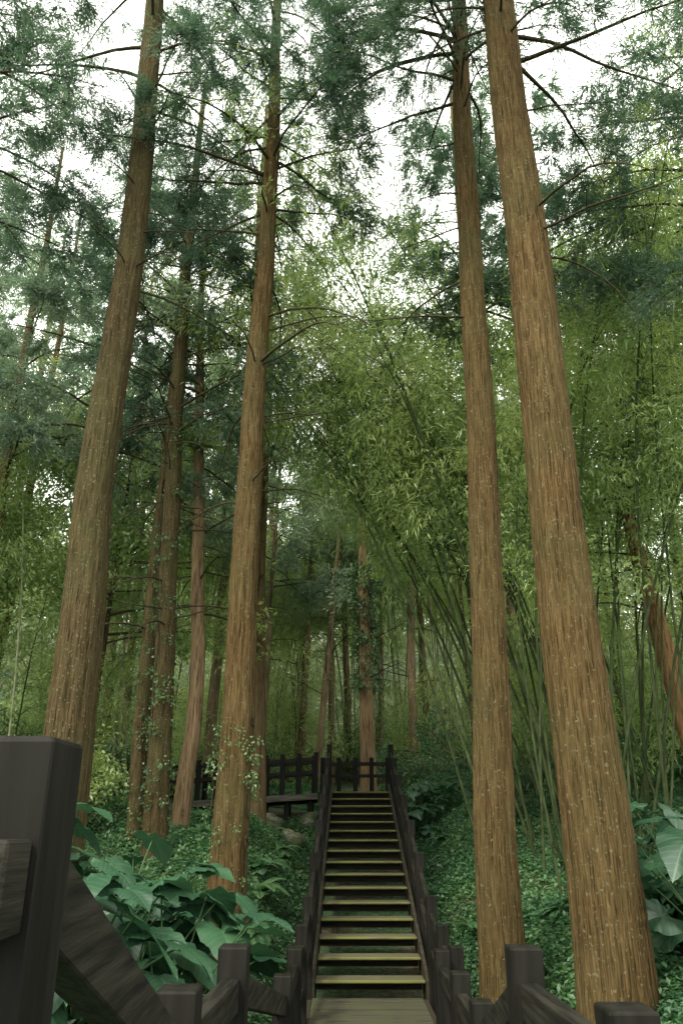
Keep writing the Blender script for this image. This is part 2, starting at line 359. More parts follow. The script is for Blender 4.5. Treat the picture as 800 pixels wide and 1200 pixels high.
# --- the big foreground trunks (x, y, z, diameter)
tree('cedar_tree', 'tall straight cedar with dull brown bark beside elephant ears',
     [(-3.40, 10, -2.0, .68), (-3.40, 10, .9, .60), (-3.46, 10, 4.2, .50), (-3.32, 10, 8.3, .42), (-3.52, 10, 14.3, .32), (-3.5, 10, 21, .12)],
     M_bark_dull, 20, 13.8, 20.5, 2.8, .9, LIB_needle, M_cedar, 11,
     extra=[(12.8, -20, .1, 2.4, -.1), (11.5, -60, .2, 2.0, -.1), (13.6, -80, .3, 2.6, -.05), (12.2, 40, .2, 2.2, -.1), (13, 170, .2, 3.0, -.1), (12.2, 195, .2, 2.8, -.1)],
     dead=rdead(rng, 16, 6, 14, (-100, 100), (1, 3)), dens=6, knots=12, step=.08)
tree('cedar_tree', 'slender cedar with red-brown bark and vine at its foot',
     [(-1.50, 11, -1.9, .53), (-1.49, 11, -.5, .48), (-1.43, 11, 3.1, .40), (-1.33, 11, 9.2, .30), (-1.32, 11, 13.3, .22), (-1.3, 11, 19, .08)],
     M_bark_warm, 40, 10.8, 18.8, 2.8, .8, LIB_needle, M_cedar, 12,
     extra=[(10.8, 170, .3, 2.6, -.08), (10.2, 20, .3, 2.0, -.05), (11.3, -120, .2, 2.6, -.09), (9.6, 190, .1, 2.0, -.09)],
     dead=rdead(rng, 26, 4, 11, (0, 360), (1, 3)), dens=7, knots=12, step=.08)
tree('cedar_tree', 'slim straight cedar with brown bark close to the stairs',
     [(1.76, 9.6, -2.2, .50), (1.78, 9.6, 0, .47), (1.85, 9.6, 2.6, .42), (1.98, 9.6, 8, .35), (2.1, 9.6, 13.7, .25), (2.2, 9.6, 20, .1)],
     M_bark_warm, 34, 11.6, 19.8, 2.8, .8, LIB_needle, M_cedar, 13,
     extra=[(11.2, 150, .2, 2.4, -.08), (12, 100, .2, 2.6, -.08), (11.6, 200, .1, 2.2, -.1), (12, -60, .1, 2.2, -.1), (12.3, 170, .2, 3.0, -.1), (12.6, 185, .3, 3.4, -.1),
            (11.4, -95, .2, 1.8, -.12), (12.2, -110, .2, 2.0, -.12), (10.9, -80, .2, 1.5, -.14)],
     dead=[(6.9, 195, -.1, 1.9, -.02)] + rdead(rng, 7, 7, 12, (90, 270)), dens=7, knots=14, step=.08)
tree('cedar_tree', 'massive cedar with deeply furrowed red-brown bark',
     [(2.42, 7.8, -2.2, .68), (2.38, 7.8, 0, .62), (2.34, 7.8, 1.3, .58), (2.28, 7.8, 3.1, .54), (2.31, 7.8, 5.3, .52), (2.31, 7.8, 8, .47), (2.30, 7.8, 11.2, .42), (2.3, 7.8, 19, .2), (2.3, 7.8, 22, .08)],
     M_bark_warm, 22, 11.0, 21.5, 3.0, 1., LIB_needle, M_cedar, 14,
     extra=[(10.4, 10, .1, 3.0, -.08), (9.8, -10, .25, 3.0, -.08), (10.6, 160, .1, 1.6, -.1), (10.9, 185, .1, 1.6, -.1), (10.0, 40, .2, 3.0, -.1),
            (10.6, -100, .1, 1.7, -.14), (10.2, -70, .1, 1.6, -.14), (11, -85, .1, 2.0, -.12)],
     dead=rdead(rng, 6, 6, 10, (-60, 90)), dens=7, seg=96, knots=16, step=.07)
# cedars just outside the frame whose boughs hang into it
tree('cedar_tree', 'leaning cedar with long drooping boughs over the bank',
     [(-7.2, 9, -2.0, .6), (-7.1, 9, 6, .45), (-7.0, 9, 18, .15)], M_bark_dull, 22, 9.0, 17.5, 3.2, 1., LIB_needle, M_cedar, 15,
     extra=[(9.2, -5, .3, 3.3, -.1), (10, 20, .2, 3.4, -.1), (11, 0, .2, 3.4, -.1), (11.6, 15, .2, 3.6, -.1), (12.4, -10, .2, 3.4, -.1)], dens=7)
tree('cedar_tree', 'full-crowned cedar standing on the fern bank',
     [(7.0, 10.5, -1.5, .6), (7.0, 10.5, 6, .45), (6.9, 10.5, 18, .12)], M_bark_warm, 32, 8.5, 17.8, 3.4, 1., LIB_needle, M_cedar, 16,
     extra=[(8.6, 175, .2, 3.2, -.1), (9.4, 190, .2, 3.4, -.1), (9.8, 160, .3, 3.0, -.1), (8, 200, .2, 2.6, -.1), (10.4, 180, .3, 3.4, -.1)], dens=7)
# second rank whose crowns close the canopy
for i, (x, y, h, nb) in enumerate([(4.15, 13.8, 17, 28), (3.05, 15.8, 19, 28), (-2.05, 15.5, 18, 30), (-5.1, 15, 17.5, 32), (-7.6, 16, 17, 28), (5.2, 19, 20, 28), (-9.0, 14.5, 15.5, 28), (-10.8, 18.5, 17, 32)]):
    g = float(gz(x, y))
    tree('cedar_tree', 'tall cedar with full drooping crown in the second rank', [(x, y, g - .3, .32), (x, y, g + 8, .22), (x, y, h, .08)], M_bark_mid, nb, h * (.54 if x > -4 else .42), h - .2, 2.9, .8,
         LIB_needle_mid, M_cedar if x > -4 else M_cedar_haze_tint, 60 + i, dens=6, seg=30, sc=1.15, group='tall cedars of the grove')

# mid-distance trunks
tree('cedar_tree', 'slender curved reddish trunk carrying a nest fern', [(-3.08, 16, -.9, .37), (-2.98, 16, .3, .34), (-2.90, 16, 1.6, .31), (-2.98, 16, 3.4, .29), (-3.2, 16, 5.6, .26), (-3.3, 16, 8.4, .22), (-3.5, 16, 15, .1)],
     M_bark_pale, 16, 9.5, 15, 2.2, .8, LIB_needle_mid, M_cedar, 21, dead=rdead(rng, 12, 4, 9, (0, 360)), seg=36, flare=.4, wob=.06)
tree('cedar_tree', 'slender red-brown cedar beside the boardwalk', [(-1.96, 19, -.9, .46), (-2.0, 19, 2, .42), (-2.13, 19, 7.5, .34), (-2.1, 19, 13, .24), (-2.1, 19, 18, .08)],
     M_bark_mid, 20, 9.8, 18, 2.6, .8, LIB_needle_mid, M_cedar, 22, dead=rdead(rng, 14, 4, 10, (0, 360)), seg=36)
tree('cedar_tree', 'dark ivy-covered cedar trunk with thin boughs', [(-3.05, 14, -1.1, .42), (-3.1, 14, 1, .38), (-3.4, 14, 7.4, .30), (-3.4, 14, 17, .1)],
     M_bark_dull, 40, 7, 17, 2.6, .8, LIB_needle_mid, M_cedar, 23, dead=rdead(rng, 16, 3, 9, (0, 360)), seg=36, dens=5.5)
tree('cedar_tree', 'thin dark cedar leaning slightly beside ivy trunk', [(-3.72, 15, -.9, .30), (-3.75, 15, 2, .28), (-3.72, 15, 6, .24), (-3.8, 15, 14, .08)],
     M_bark_dull, 18, 7, 14, 2.0, .7, LIB_needle_mid, M_cedar, 24, dead=rdead(rng, 10, 3, 8, (0, 360)), seg=30)
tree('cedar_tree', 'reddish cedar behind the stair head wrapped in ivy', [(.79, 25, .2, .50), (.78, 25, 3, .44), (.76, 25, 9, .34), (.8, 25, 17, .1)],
     M_bark_pale, 20, 9.5, 17, 2.4, .8, LIB_needle_far, M_cedar_haze_tint, 25, dead=rdead(rng, 8, 4, 9, (0, 360)), seg=36)
tree('cedar_tree', 'orange-brown trunk leaning on the fern bank', [(6.35, 14, -.3, .42), (6.08, 14, 1.5, .38), (5.66, 14, 4.5, .28), (5.3, 14, 7.5, .08)],
     M_bark_orange, 24, 3.9, 7.4, 1.9, .9, LIB_broad, M_broad, 26, dead=rdead(rng, 5, 3, 6, (0, 360)), seg=36)
k = 0
for (x, y, dx, d, h) in [(-1.55, 29, .25, .30, 12), (-.95, 27.5, .55, .26, 12), (2.6, 29, .05, .34, 15), (-.35, 30.5, -.1, .26, 13), (.35, 32, -.2, .30, 15), (-7.4, 21, .2, .32, 17),
                         (-5.2, 22, 0, .34, 17), (-9.5, 21, .3, .32, 18), (-4.4, 27, .1, .4, 19), (4.9, 24, -.1, .36, 16), (10.5, 23, 0, .42, 17), (-11.5, 25, .2, .4, 20), (-8.3, 28, 0, .4, 21), (-3.2, 32, .1, .4, 20), (6.8, 31, .1, .4, 18), (-2.7, 26.5, .2, .24, 13), (-4.6, 19, .1, .26, 13), (-13.5, 20, .2, .4, 19), (-12.2, 17, 0, .36, 16),
                         (1.6, 34, .1, .28, 15), (3.6, 33, -.2, .3, 15), (-5.8, 31, .2, .3, 16), (-7.0, 26, -.1, .3, 16), (-1.9, 35, .1, .3, 16), (5.6, 27, .1, .26, 14)]:
    g = float(gz(x, y)); k += 1
    tree('cedar_tree', 'tall thin cedar with bare lower trunk in the grove', [(x, y, g - .3, d), (x + dx, y, g + 5, d * .85), (x + dx * 2, y, g + h, .08)], M_bark_haze_tint if (k % 2 or y > 26) else M_bark_mid,
         int(h * (1.5 if x < -4 else 1.35)), g + h * (.46 if x < -4 else .52), g + h - .2, 2.7, .7, LIB_needle_far, M_cedar_haze_tint, 100 + k, dead=rdead(rng, 6, g + 3, g + h * .5, (0, 360)), dens=4, seg=20, sc=1.35,
         group='tall cedars of the grove')

# ------------------------------------------------------------------ broadleaf trees
def broadleaf(label, x, y, h, seed, L=3.0, nb=28, z0=.38):
    g = float(gz(x, y)); r = np.random.default_rng(seed)
    lean = r.normal() * .4
    tree('broadleaf_tree', label, [(x, y, g - .3, .16), (x + lean * .5, y, g + h * .4, .12), (x + lean, y, g + h, .04)], M_branch, nb, g + h * z0, g + h, L, 1.4,
         LIB_broad, M_broad, seed, dens=6.3, e0=(.1, .8), curl=-.05, sc=1.3, seg=20, flute=.02, group='leafy broadleaf trees', spread=.38)
for i, (x, y, h) in enumerate([(5.6, 17.5, 13), (8.0, 15.5, 14), (7.0, 20, 18), (10.5, 18, 16), (3.9, 22, 15), (12, 24, 17), (4.6, 28, 19), (-6.0, 25, 13), (1.0, 33, 19), (9.3, 14.5, 15), (6.9, 15.2, 14.5), (-9.5, 16.5, 9), (-5.8, 18.5, 10)]):
    broadleaf('leafy green broadleaf tree with airy light crown', x, y, h, 300 + i)

# ------------------------------------------------------------------ bamboo
def bamboo_meshes(tag, H, arch, seed, mat, leafstart=.4, nn=34, sc=1., rad=.04):
    r = np.random.default_rng(seed); n = 22; t = np.linspace(0, 1, n)
    ang = arch * t ** 2.0; st = H / (n - 1)
    P = np.zeros((n, 3)); 
    for i in range(1, n):
        P[i] = P[i - 1] + st * np.array([math.sin(ang[i]), r.normal() * .03, math.cos(ang[i])])
    mb = MB(); tube(mb, P, np.interp(t, [0, .5, 1], [rad, rad * .8, rad * .15]), 6)
    lp = []
    for i in range(nn):
        u = leafstart + (1 - leafstart) * (i + r.uniform()) / nn; kk = u * (n - 1); j = min(int(kk), n - 2); q = P[j] + (P[j + 1] - P[j]) * (kk - j)
        for _ in range(2):
            a = r.uniform(0, 2 * pi); L = r.uniform(.4, 1.5) * (1.25 - u * .6)
            b = limb(q, a, r.uniform(-.2, .9), L, r, 5, -.2, .1); tube(mb, b, np.linspace(.006, .003, 5), 3)
            for m in (2, 3, 4):
                lp.append((b[m], b[m] - b[m - 1], r.uniform(.7, 1.3) * sc))
    mc = MB(); flush(mc, LIB_bamboo, lp, r)
    return mb.mesh('bamboo_culm_' + tag, [mat], True), mc.mesh('bamboo_foliage_' + tag, [M_bamboo])
arch_v = [bamboo_meshes('arch%d' % i, H, a, 500 + i, M_culm, .50, 34, 1.1, .030) for i, (H, a) in enumerate([(15.5, .8), (14.5, .6), (16.5, .7), (13.5, 1.0), (15, .45), (12.5, .75)])]
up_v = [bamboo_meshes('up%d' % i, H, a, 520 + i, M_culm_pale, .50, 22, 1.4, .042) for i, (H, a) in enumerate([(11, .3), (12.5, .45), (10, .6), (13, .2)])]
low_v = [bamboo_meshes('low%d' % i, H, a, 540 + i, M_culm, .12, 24, 1.25, .022) for i, (H, a) in enumerate([(4.5, .6), (5.5, .8), (3.8, .5)])]
def put_bamboo(var, x, y, rz, s, label, group, tilt=0.):
    E = empty('bamboo', (x, y, float(gz(x, y)) - .1), label, 'bamboo', group)
    E.rotation_euler = (0, tilt, rz); E.scale = (s, s, s)
    mkobj('culm', var[0], E); mkobj('foliage', var[1], E)
r = np.random.default_rng(42)
for i in range(26):
    put_bamboo(arch_v[i % 6], 3.8 + r.normal() * .8, 14.7 + r.normal() * 1.0, pi + r.normal() * .5, r.uniform(.78, 1.05),
               'slender dark green bamboo arching over the stairs', 'bamboo clump arching over the stairs', r.uniform(.03, .40))
for i in range(16):
    put_bamboo(arch_v[(i * 2) % 6], 5.0 + r.normal() * .9, 13.4 + r.normal() * .8, r.normal() * .8, r.uniform(.7, .95),
               'slender dark green bamboo leaning over the bank', 'bamboo clump on the bank', r.uniform(0, .28))
for i in range(10):
    put_bamboo(arch_v[(i * 2 + 1) % 6], 4.0 + r.normal() * .7, 12.8 + r.normal() * .6, r.uniform(0, 6.28), r.uniform(.7, .9),
               'thin upright green bamboo beside the big cedar', 'bamboo clump on the bank', r.uniform(-.18, .18))
for i in range(75):
    x = r.uniform(-4, 11); y = r.uniform(28, 40)
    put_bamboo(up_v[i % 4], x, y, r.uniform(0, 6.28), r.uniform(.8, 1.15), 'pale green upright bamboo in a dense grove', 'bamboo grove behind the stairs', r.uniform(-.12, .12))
for i in range(22):
    x = r.uniform(-13, -4.5); y = r.uniform(13.5, 24)
    put_bamboo(up_v[i % 4], x, y, r.uniform(0, 6.28), r.uniform(.6, .95), 'thin bamboo among the cedars', 'bamboo among the cedars', r.uniform(-.1, .1))
for i in range(18):
    x = r.uniform(-14, -4.5); y = r.uniform(25, 36)
    put_bamboo(up_v[i % 4], x, y, r.uniform(0, 6.28), r.uniform(.7, 1.0), 'thin bamboo among the cedars', 'bamboo among the cedars', r.uniform(-.1, .1))
for i in range(52):
    if i < 12: x = r.uniform(4.2, 9.5); y = r.uniform(15.5, 21)
    elif i < 20: x = r.uniform(-9.5, -5.2); y = r.uniform(17, 24)
    else: x = r.uniform(-11, 10); y = r.uniform(26.5, 36)
    put_bamboo(low_v[i % 3], x, y, r.uniform(0, 6.28), r.uniform(.7, 1.1), 'short bushy young bamboo in the undergrowth', 'young bamboo in the undergrowth', r.uniform(-.15, .15))

# ------------------------------------------------------------------ shrubs
def shrub_mesh(seed, lib, mat):
    r = np.random.default_rng(seed); mb = MB(); lp = []
    for i in range(14):
        grow_branch(mb, lp, (r.normal() * .1, r.normal() * .1, 0), r.uniform(0, 6.28), r.uniform(.3, 1.4), r.uniform(.9, 1.9), r, 8, .012, -.08, .25, .3, sc=.95)
    mc = MB(); flush(mc, lib, lp, r)
    return mb.mesh('shrub_stems', [M_branch]), mc.mesh('shrub_leaves', [mat])
shr = [shrub_mesh(700 + i, LIB_broad if i % 2 else LIB_vine, [M_vine, M_broad, M_cover][i % 3]) for i in range(5)]
for i in range(92):
    if i < 22: x = r.uniform(-11, -4.6); y = r.uniform(14.5, 23)
    elif i < 46: x = r.uniform(4.4, 12); y = r.uniform(17, 26)
    else: x = r.uniform(-12, 12); y = r.uniform(26, 38)
    s = r.uniform(.6, 1.1) * (1.3 if y > 26 else 1)
    E = empty('shrub', (x, y, float(gz(x, y)) - .05), 'leafy green understorey shrub on the forest floor', 'shrub', 'understorey shrubs')
    E.rotation_euler = (0, 0, r.uniform(0, 6.28)); E.scale = (s, s, s)
    v = shr[i % 5]; mkobj('stems', v[0], E); mkobj('leaves', v[1], E)

# ------------------------------------------------------------------ far wood (uncountable mass)
mb = MB(); lp = []
for i in range(240):
    x = r.uniform(-75, 75); y = r.uniform(42, 85); g = float(gz(x, y)); h = r.uniform(9, 17)
    m = 30
    f = r.uniform(0, 1, m); rad = 2.8 * (1 - f * .75); a = r.uniform(0, 6.28, m)
    for q in range(m):
        lp.append(((x + rad[q] * math.cos(a[q]) * r.uniform(.5, 1), y + rad[q] * math.sin(a[q]), g + h * (.08 + .92 * f[q])), (math.cos(a[q]), math.sin(a[q]), .1), r.uniform(2.6, 4.4)))
flush(mb, LIB_needle_far, lp, r)
o = mkobj('distant_forest', mb.mesh('distant_forest', [M_forest_haze_tint])); o['kind'] = 'stuff'; top(o, 'haze-tinted green mass of distant forest on the hillside', 'forest')

# ------------------------------------------------------------------ ground cover
n = 620000
X = np.concatenate([r.uniform(-9, 11, n // 2), r.normal(0.3, 3.2, n // 2)]); Y = 3 + 25 * r.uniform(0, 1, n) ** 1.1
dx = np.abs(X - .35); keep = (dx > 0.92) & (Y > 3)
keep &= ~((X > -4.4) & (X < 1.5) & (Y > 20.75) & (Y < 23.1))
dens = .5 + .5 * np.sin(X * 1.9 + 2 * np.sin(Y * .9)) * np.cos(Y * 1.4 + X * .4)
keep &= r.uniform(0, 1, n) < (.55 + .45 * dens)
X = X[keep]; Y = Y[keep]; dens = dens[keep]; n = len(X)
Hh = r.uniform(.0, 1, n) ** 1.2 * (.06 + .20 * dens)
p = np.stack([X, Y, gz(X, Y) + Hh], -1)
d = norm(np.stack([r.normal(size=n), r.normal(size=n) - .2, r.normal(size=n) * .45], -1))
s = norm(np.cross(d, np.array([0, 0, 1.]) + r.normal(size=(n, 3)) * .35))
ll = (r.uniform(.04, .10, (n, 1))); ww = ll * r.uniform(.45, .75, (n, 1))
m_ = p + d * ll * .5
mb = MB(); mb.quads(np.stack([p, m_ + s * ww / 2, p + d * ll + np.array([0, 0, -.15]) * ll, m_ - s * ww / 2], 1))
o = mkobj('ground_cover', mb.mesh('ground_cover', [M_cover])); o['kind'] = 'stuff'; top(o, 'dense small-leaved green ground cover on the banks', 'ground cover')

# ------------------------------------------------------------------ ferns
def fern_mesh(seed):
    r = np.random.default_rng(seed); mb = MB()
    for i in range(13):
        a = r.uniform(0, 6.28); L = r.uniform(.5, .85); P = limb((0, 0, 0), a, r.uniform(.7, 1.2), L, r, 12, -.16, .03)
        tube(mb, P, np.linspace(.006, .002, 12), 3)
        T = norm(np.gradient(P, axis=0)); S = norm(np.cross(T, [0, 0, 1.]))
        tt = np.linspace(1, 11, 44); P2 = np.stack([np.interp(tt, np.arange(12), P[:, c]) for c in range(3)], -1)
        S2 = np.stack([np.interp(tt, np.arange(12), S[:, c]) for c in range(3)], -1); T2 = np.stack([np.interp(tt, np.arange(12), T[:, c]) for c in range(3)], -1)
        w = .17 * np.sin(np.clip(tt / 11, 0, 1) * pi * .85 + .35)[:, None]
        for sg in (1, -1):
            tip = P2 + sg * S2 * w + T2 * w * .35 - np.array([0, 0, .15]) * w
            mid = (P2 + tip) / 2
            mb.quads(np.stack([P2, mid + T2 * .012, tip, mid - T2 * .012], 1))
    return mb.mesh('fern', [M_cover])
fm = [fern_mesh(900 + i) for i in range(4)]
for i in range(60):
    if i % 2: x = r.uniform(1.7, 7)
    else: x = r.uniform(-5, -1.2)
    y = r.uniform(6.5, 19.8)
    o = mkobj('fern', fm[i % 4], None, (x, y, float(gz(x, y)) + .02)); o.rotation_euler = (r.normal() * .1, r.normal() * .1, r.uniform(0, 6.28)); sc_ = r.uniform(.5, .95); o.scale = (sc_,) * 3
    top(o, 'green fern growing on the mossy bank', 'fern', 'ferns on the banks')

# ------------------------------------------------------------------ elephant ear plants
def smooth_outline():
    H = np.array([(-.03, 0), (-.17, .035), (-.30, .12), (-.36, .24), (-.30, .37), (-.12, .46), (.12, .47), (.36, .41), (.58, .30), (.77, .17), (.91, .06), (.98, 0)])
    tt = np.linspace(0, len(H) - 1, 23)
    P = np.vstack([H[0] * 2 - H[1], H, H[-1] * 2 - H[-2]]); o = []
    for u in tt:
        i = min(int(u), len(H) - 2); f = u - i; a, b, c, d = P[i], P[i + 1], P[i + 2], P[i + 3]
        o.append(.5 * (2 * b + (c - a) * f + (2 * a - 5 * b + 4 * c - d) * f * f + (3 * b - 3 * c + d - a) * f ** 3))
    return np.array(o)
HEART = smooth_outline()
def ear_meshes(seed, nl=9, H=1.1):
    r = np.random.default_rng(seed); st = MB(); lf = MB(); UV = []
    out = np.concatenate([HEART, HEART[-2:0:-1] * [1, -1]]); K = len(out)
    for i in range(nl):
        az = i * 2.4 + r.normal() * .3; L = r.uniform(.24, .52); h = H * r.uniform(.35, 1.1)
        P = limb((0, 0, 0), az, r.uniform(.85, 1.4), h, r, 8, -.06, .02)
        tube(st, P, np.linspace(.013, .007, 8), 6)
        c = np.array([.06, 0]); rings = [.25, .5, .75, 1.]
        pts = [np.array([c])] + [c + (out - c) * k for k in rings]
        pt = np.concatenate(pts); x, y = pt[:, 0], pt[:, 1]
        rr = np.concatenate([[0], np.repeat(rings, K)])
        ang = np.arctan2(y, x); wav = (.030 * np.sin(ang * 7 + r.uniform(0, 6)) + .020 * np.sin(ang * 12 + r.uniform(0, 6))) * rr ** 2
        rib = .012 * np.cos((x - .75 * np.abs(y)) * 2 * pi / .13) * rr
        z = .24 * np.abs(y) - .52 * y * y - .28 * np.clip(x, 0, 1) ** 2 + wav + rib - .15 * np.clip(-x, 0, 1)
        V = np.stack([x, y, z], -1) * L
        pitch = r.uniform(-.1, .6); az2 = az + r.normal() * .4; roll = r.normal() * .3
        cr, sr = math.cos(roll), math.sin(roll); V = V @ np.array([[1, 0, 0], [0, cr, -sr], [0, sr, cr]]).T
        cp, sp = math.cos(pitch), math.sin(pitch); V = V @ np.array([[cp, 0, sp], [0, 1, 0], [-sp, 0, cp]]).T
        ca, sa = math.cos(az2), math.sin(az2); V = V @ np.array([[ca, -sa, 0], [sa, ca, 0], [0, 0, 1]]).T
        V = V + P[-1]
        UV.append(np.stack([x, y, x * 0], -1))
        kk = np.arange(K); k2 = (kk + 1) % K
        lf.add(V, np.stack([np.zeros(K, int), 1 + kk, 1 + k2], -1))
        F = np.concatenate([np.stack([1 + q * K + kk, 1 + (q + 1) * K + kk, 1 + (q + 1) * K + k2, 1 + q * K + k2], -1) for q in range(len(rings) - 1)])
        lf.F.append((F + lf.n - len(V), 0))
    lm = lf.mesh('ear_leaves', [M_ear], True)
    at = lm.attributes.new('leaf_uv', 'FLOAT_VECTOR', 'POINT'); at.data.foreach_set('vector', np.concatenate(UV).ravel())
    return st.mesh('ear_stalks', [M_stalk], True), lm
ev = [ear_meshes(950 + i, 15 + i % 4, .95 + .1 * i) for i in range(5)]
spots = [(-2.3, 7.6), (-1.8, 7.9), (-2.9, 7.7), (-2.2, 8.4), (-3.2, 8.4), (-1.85, 9.2), (-2.7, 9.1), (-4.1, 9.2), (-1.55, 8.6), (-2.7, 7.1), (-3.3, 7.2), (-4.5, 10.4), (-2.45, 10.2), (-3.7, 7.9), (-1.5, 7.5), (-3.0, 9.9), (-2.1, 9.9), (-2.1, 7.1), (-2.6, 8.0), (-3.6, 8.9), (-1.9, 8.5), (-1.7, 6.9), (-2.4, 6.6),
         (3.7, 8.5), (4.0, 7.9), (4.1, 9.2), (3.8, 7.4), (4.4, 8.2), (4.8, 9.6), (4.0, 9.9), (4.4, 7.4), (3.9, 8.8), (3.6, 9.2), (4.5, 10.2), (3.55, 8.0)]
small = [(1.9, 19.6), (2.4, 20.3), (2.9, 19.4), (1.8, 21.0), (3.3, 20.6), (2.3, 21.6)]
for i, (x, y) in enumerate(spots + small):
    s = r.uniform(.9, 1.15) if y < 15 else r.uniform(.65, .85)
    E = empty('elephant_ear_plant', (x, y, float(gz(x, y)) - .03), 'elephant ear plant with broad heart-shaped leaves', 'plant', 'elephant ear plants along the stairs')
    E.rotation_euler = (0, 0, r.uniform(0, 6.28)); E.scale = (s, s, s)
    v = ev[i % 5]; mkobj('stalks', v[0], E); mkobj('leaves', v[1], E)

# ------------------------------------------------------------------ climbing vines, nest fern
def vine(label, xf, z0, z1, nclump, rad, seed, sc=1., dens_pow=1.):
    r = np.random.default_rng(seed); mb = MB(); lp = []
    for s_ in range(3):
        a0 = r.uniform(0, 6.28); zz = np.linspace(z0, z1, 30); P = np.array([[*(xf(z)[:2]), z] for z in zz]); aa = a0 + np.cumsum(r.normal(size=30) * .25)
        P[:, 0] += (rad + .01) * np.cos(aa); P[:, 1] += (rad + .01) * np.sin(aa); tube(mb, P, np.full(30, .010), 4, 1)
    for _ in range(nclump):
        z = z0 + (z1 - z0) * r.uniform() ** dens_pow; a = r.uniform(0, 6.28); c = xf(z); R = rad * r.uniform(.9, 1.1)
        lp.append(((c[0] + R * math.cos(a), c[1] + R * math.sin(a), z), (math.cos(a), math.sin(a), -.5), r.uniform(.7, 1.3) * sc))
    flush(mb, LIB_vine, lp, r, 0)
    o = mkobj('climbing_vine', mb.mesh('climbing_vine', [M_vine, M_branch])); top(o, label, 'vine')
lin = lambda a, b: (lambda z: (a[0] + (b[0] - a[0]) * (z - a[2]) / (b[2] - a[2]), a[1], z))
vine('sparse leafy vine climbing the foot of a cedar', lin((-1.50, 11, -1.9), (-1.46, 11, 1.5)), -1.3, 1.3, 70, .25, 61, .6)
vine('thin dark ivy covering a cedar trunk', lin((-3.05, 14, -1), (-3.4, 14, 7.4)), -1, 7.5, 110, .16, 62, .75)
vine('dark ivy clump high on a reddish cedar', lin((.79, 25, .2), (.76, 25, 9)), 3.8, 8.0, 200, .22, 63, 1.3)
vine('ivy on a thin dark cedar', lin((-3.72, 15, -.9), (-3.75, 15, 6)), -.8, 5, 50, .12, 64, .8)
mb = MB(); r2 = np.random.default_rng(5)
for i in range(30):
    a = i * 2.4; L = r2.uniform(.7, 1.15); P = limb((0, 0, 0), a, r2.uniform(.35, 1.1), L, r2, 8, -.13, .03)
    T = norm(np.gradient(P, axis=0)); S = norm(np.cross(T, [0, 0, 1.])); w = (.07 * np.sin(np.linspace(.25, 1, 8) * pi))[:, None]
    A = P + S * w; B = P - S * w
    V = np.concatenate([A, B]); F = [(j, j + 1, 9 + j, 8 + j) for j in range(7)]; mb.add(V, F)
o = mkobj('nest_fern', mb.mesh('nest_fern', [M_bamboo], True), None, (-3.32, 15.75, 7.8)); top(o, 'bright green nest fern perched on a tree trunk', 'fern')

# ------------------------------------------------------------------ timber work
def box(name, mat, p0, p1, w, h, parent, off, bev=.004):
    p0 = Vector(p0); p1 = Vector(p1); c = (p0 + p1) / 2; d = p1 - p0; hz = Vector((d.x, d.y, 0))
    if hz.length < 1e-6: hz = Vector((0, 1, 0))
    s = Vector((-hz.y, hz.x, 0)).normalized() * (w / 2)
    V = []
    for p in (p0, p1):
        for sx in (1, -1):
            for hh in (0, -h): V.append(tuple(p - c + s * sx + Vector((0, 0, hh))))
    F = [(0, 1, 3, 2), (4, 6, 7, 5), (0, 4, 5, 1), (2, 3, 7, 6), (0, 2, 6, 4), (1, 5, 7, 3)]
    me = bpy.data.meshes.new(name); me.from_pydata(V, [], F); me.materials.append(mat); me.update()
    o = mkobj(name, me, parent, tuple(c - Vector(off)))
    b = o.modifiers.new('bevel', 'BEVEL'); b.width = bev; b.segments = 1
    return o
def post(parent, off, x, y, zt, zb, w=.14):
    me = bpy.data.meshes.new('post'); h = zt - zb; a = w / 2; t = .006
    V = []
    for (q, z) in ((a, 0), (a, h - t), (a - t, h)):
        V += [(-q, -q, z), (q, -q, z), (q, q, z), (-q, q, z)]
    F = [(3, 2, 1, 0), (8, 9, 10, 11)]
    for L_ in (0, 4):
        for j in range(4): F.append((L_ + j, L_ + (j + 1) % 4, L_ + 4 + (j + 1) % 4, L_ + 4 + j))
    me.from_pydata(V, [], F); me.materials.append(M_fence); me.update()
    o = mkobj('post', me, parent, (x - off[0], y - off[1], zb - off[2]))
    b = o.modifiers.new('bevel', 'BEVEL'); b.width = .003; b.segments = 1
    return o
def railing(label, posts, drop=.10, mid=.48, extra=(), h=.12, w=.075, pw=.14, group=None, pb=1.35, base=None):
    off = (posts[0][0], posts[0][1], posts[0][2] - pb)
    E = empty('handrail', off, label, 'handrail', group)
    for (x, y, z) in posts: post(E, off, x, y, z, z - pb, pw)
    for a, b in zip(posts[:-1], posts[1:]):
        va = Vector(a); vb = Vector(b); d = Vector((vb.x - va.x, vb.y - va.y, 0)).normalized() * (pw / 2 - .004)
        for dr, hh in ((drop, h), (drop + mid, h * .85)):
            box('rail', M_rail, va + d - Vector((0, 0, dr)), vb - d - Vector((0, 0, dr)), w, hh, E, off)
    for (p0, p1, hh, ww) in extra: box('rail', M_rail, p0, p1, ww, hh, E, off)
    return E

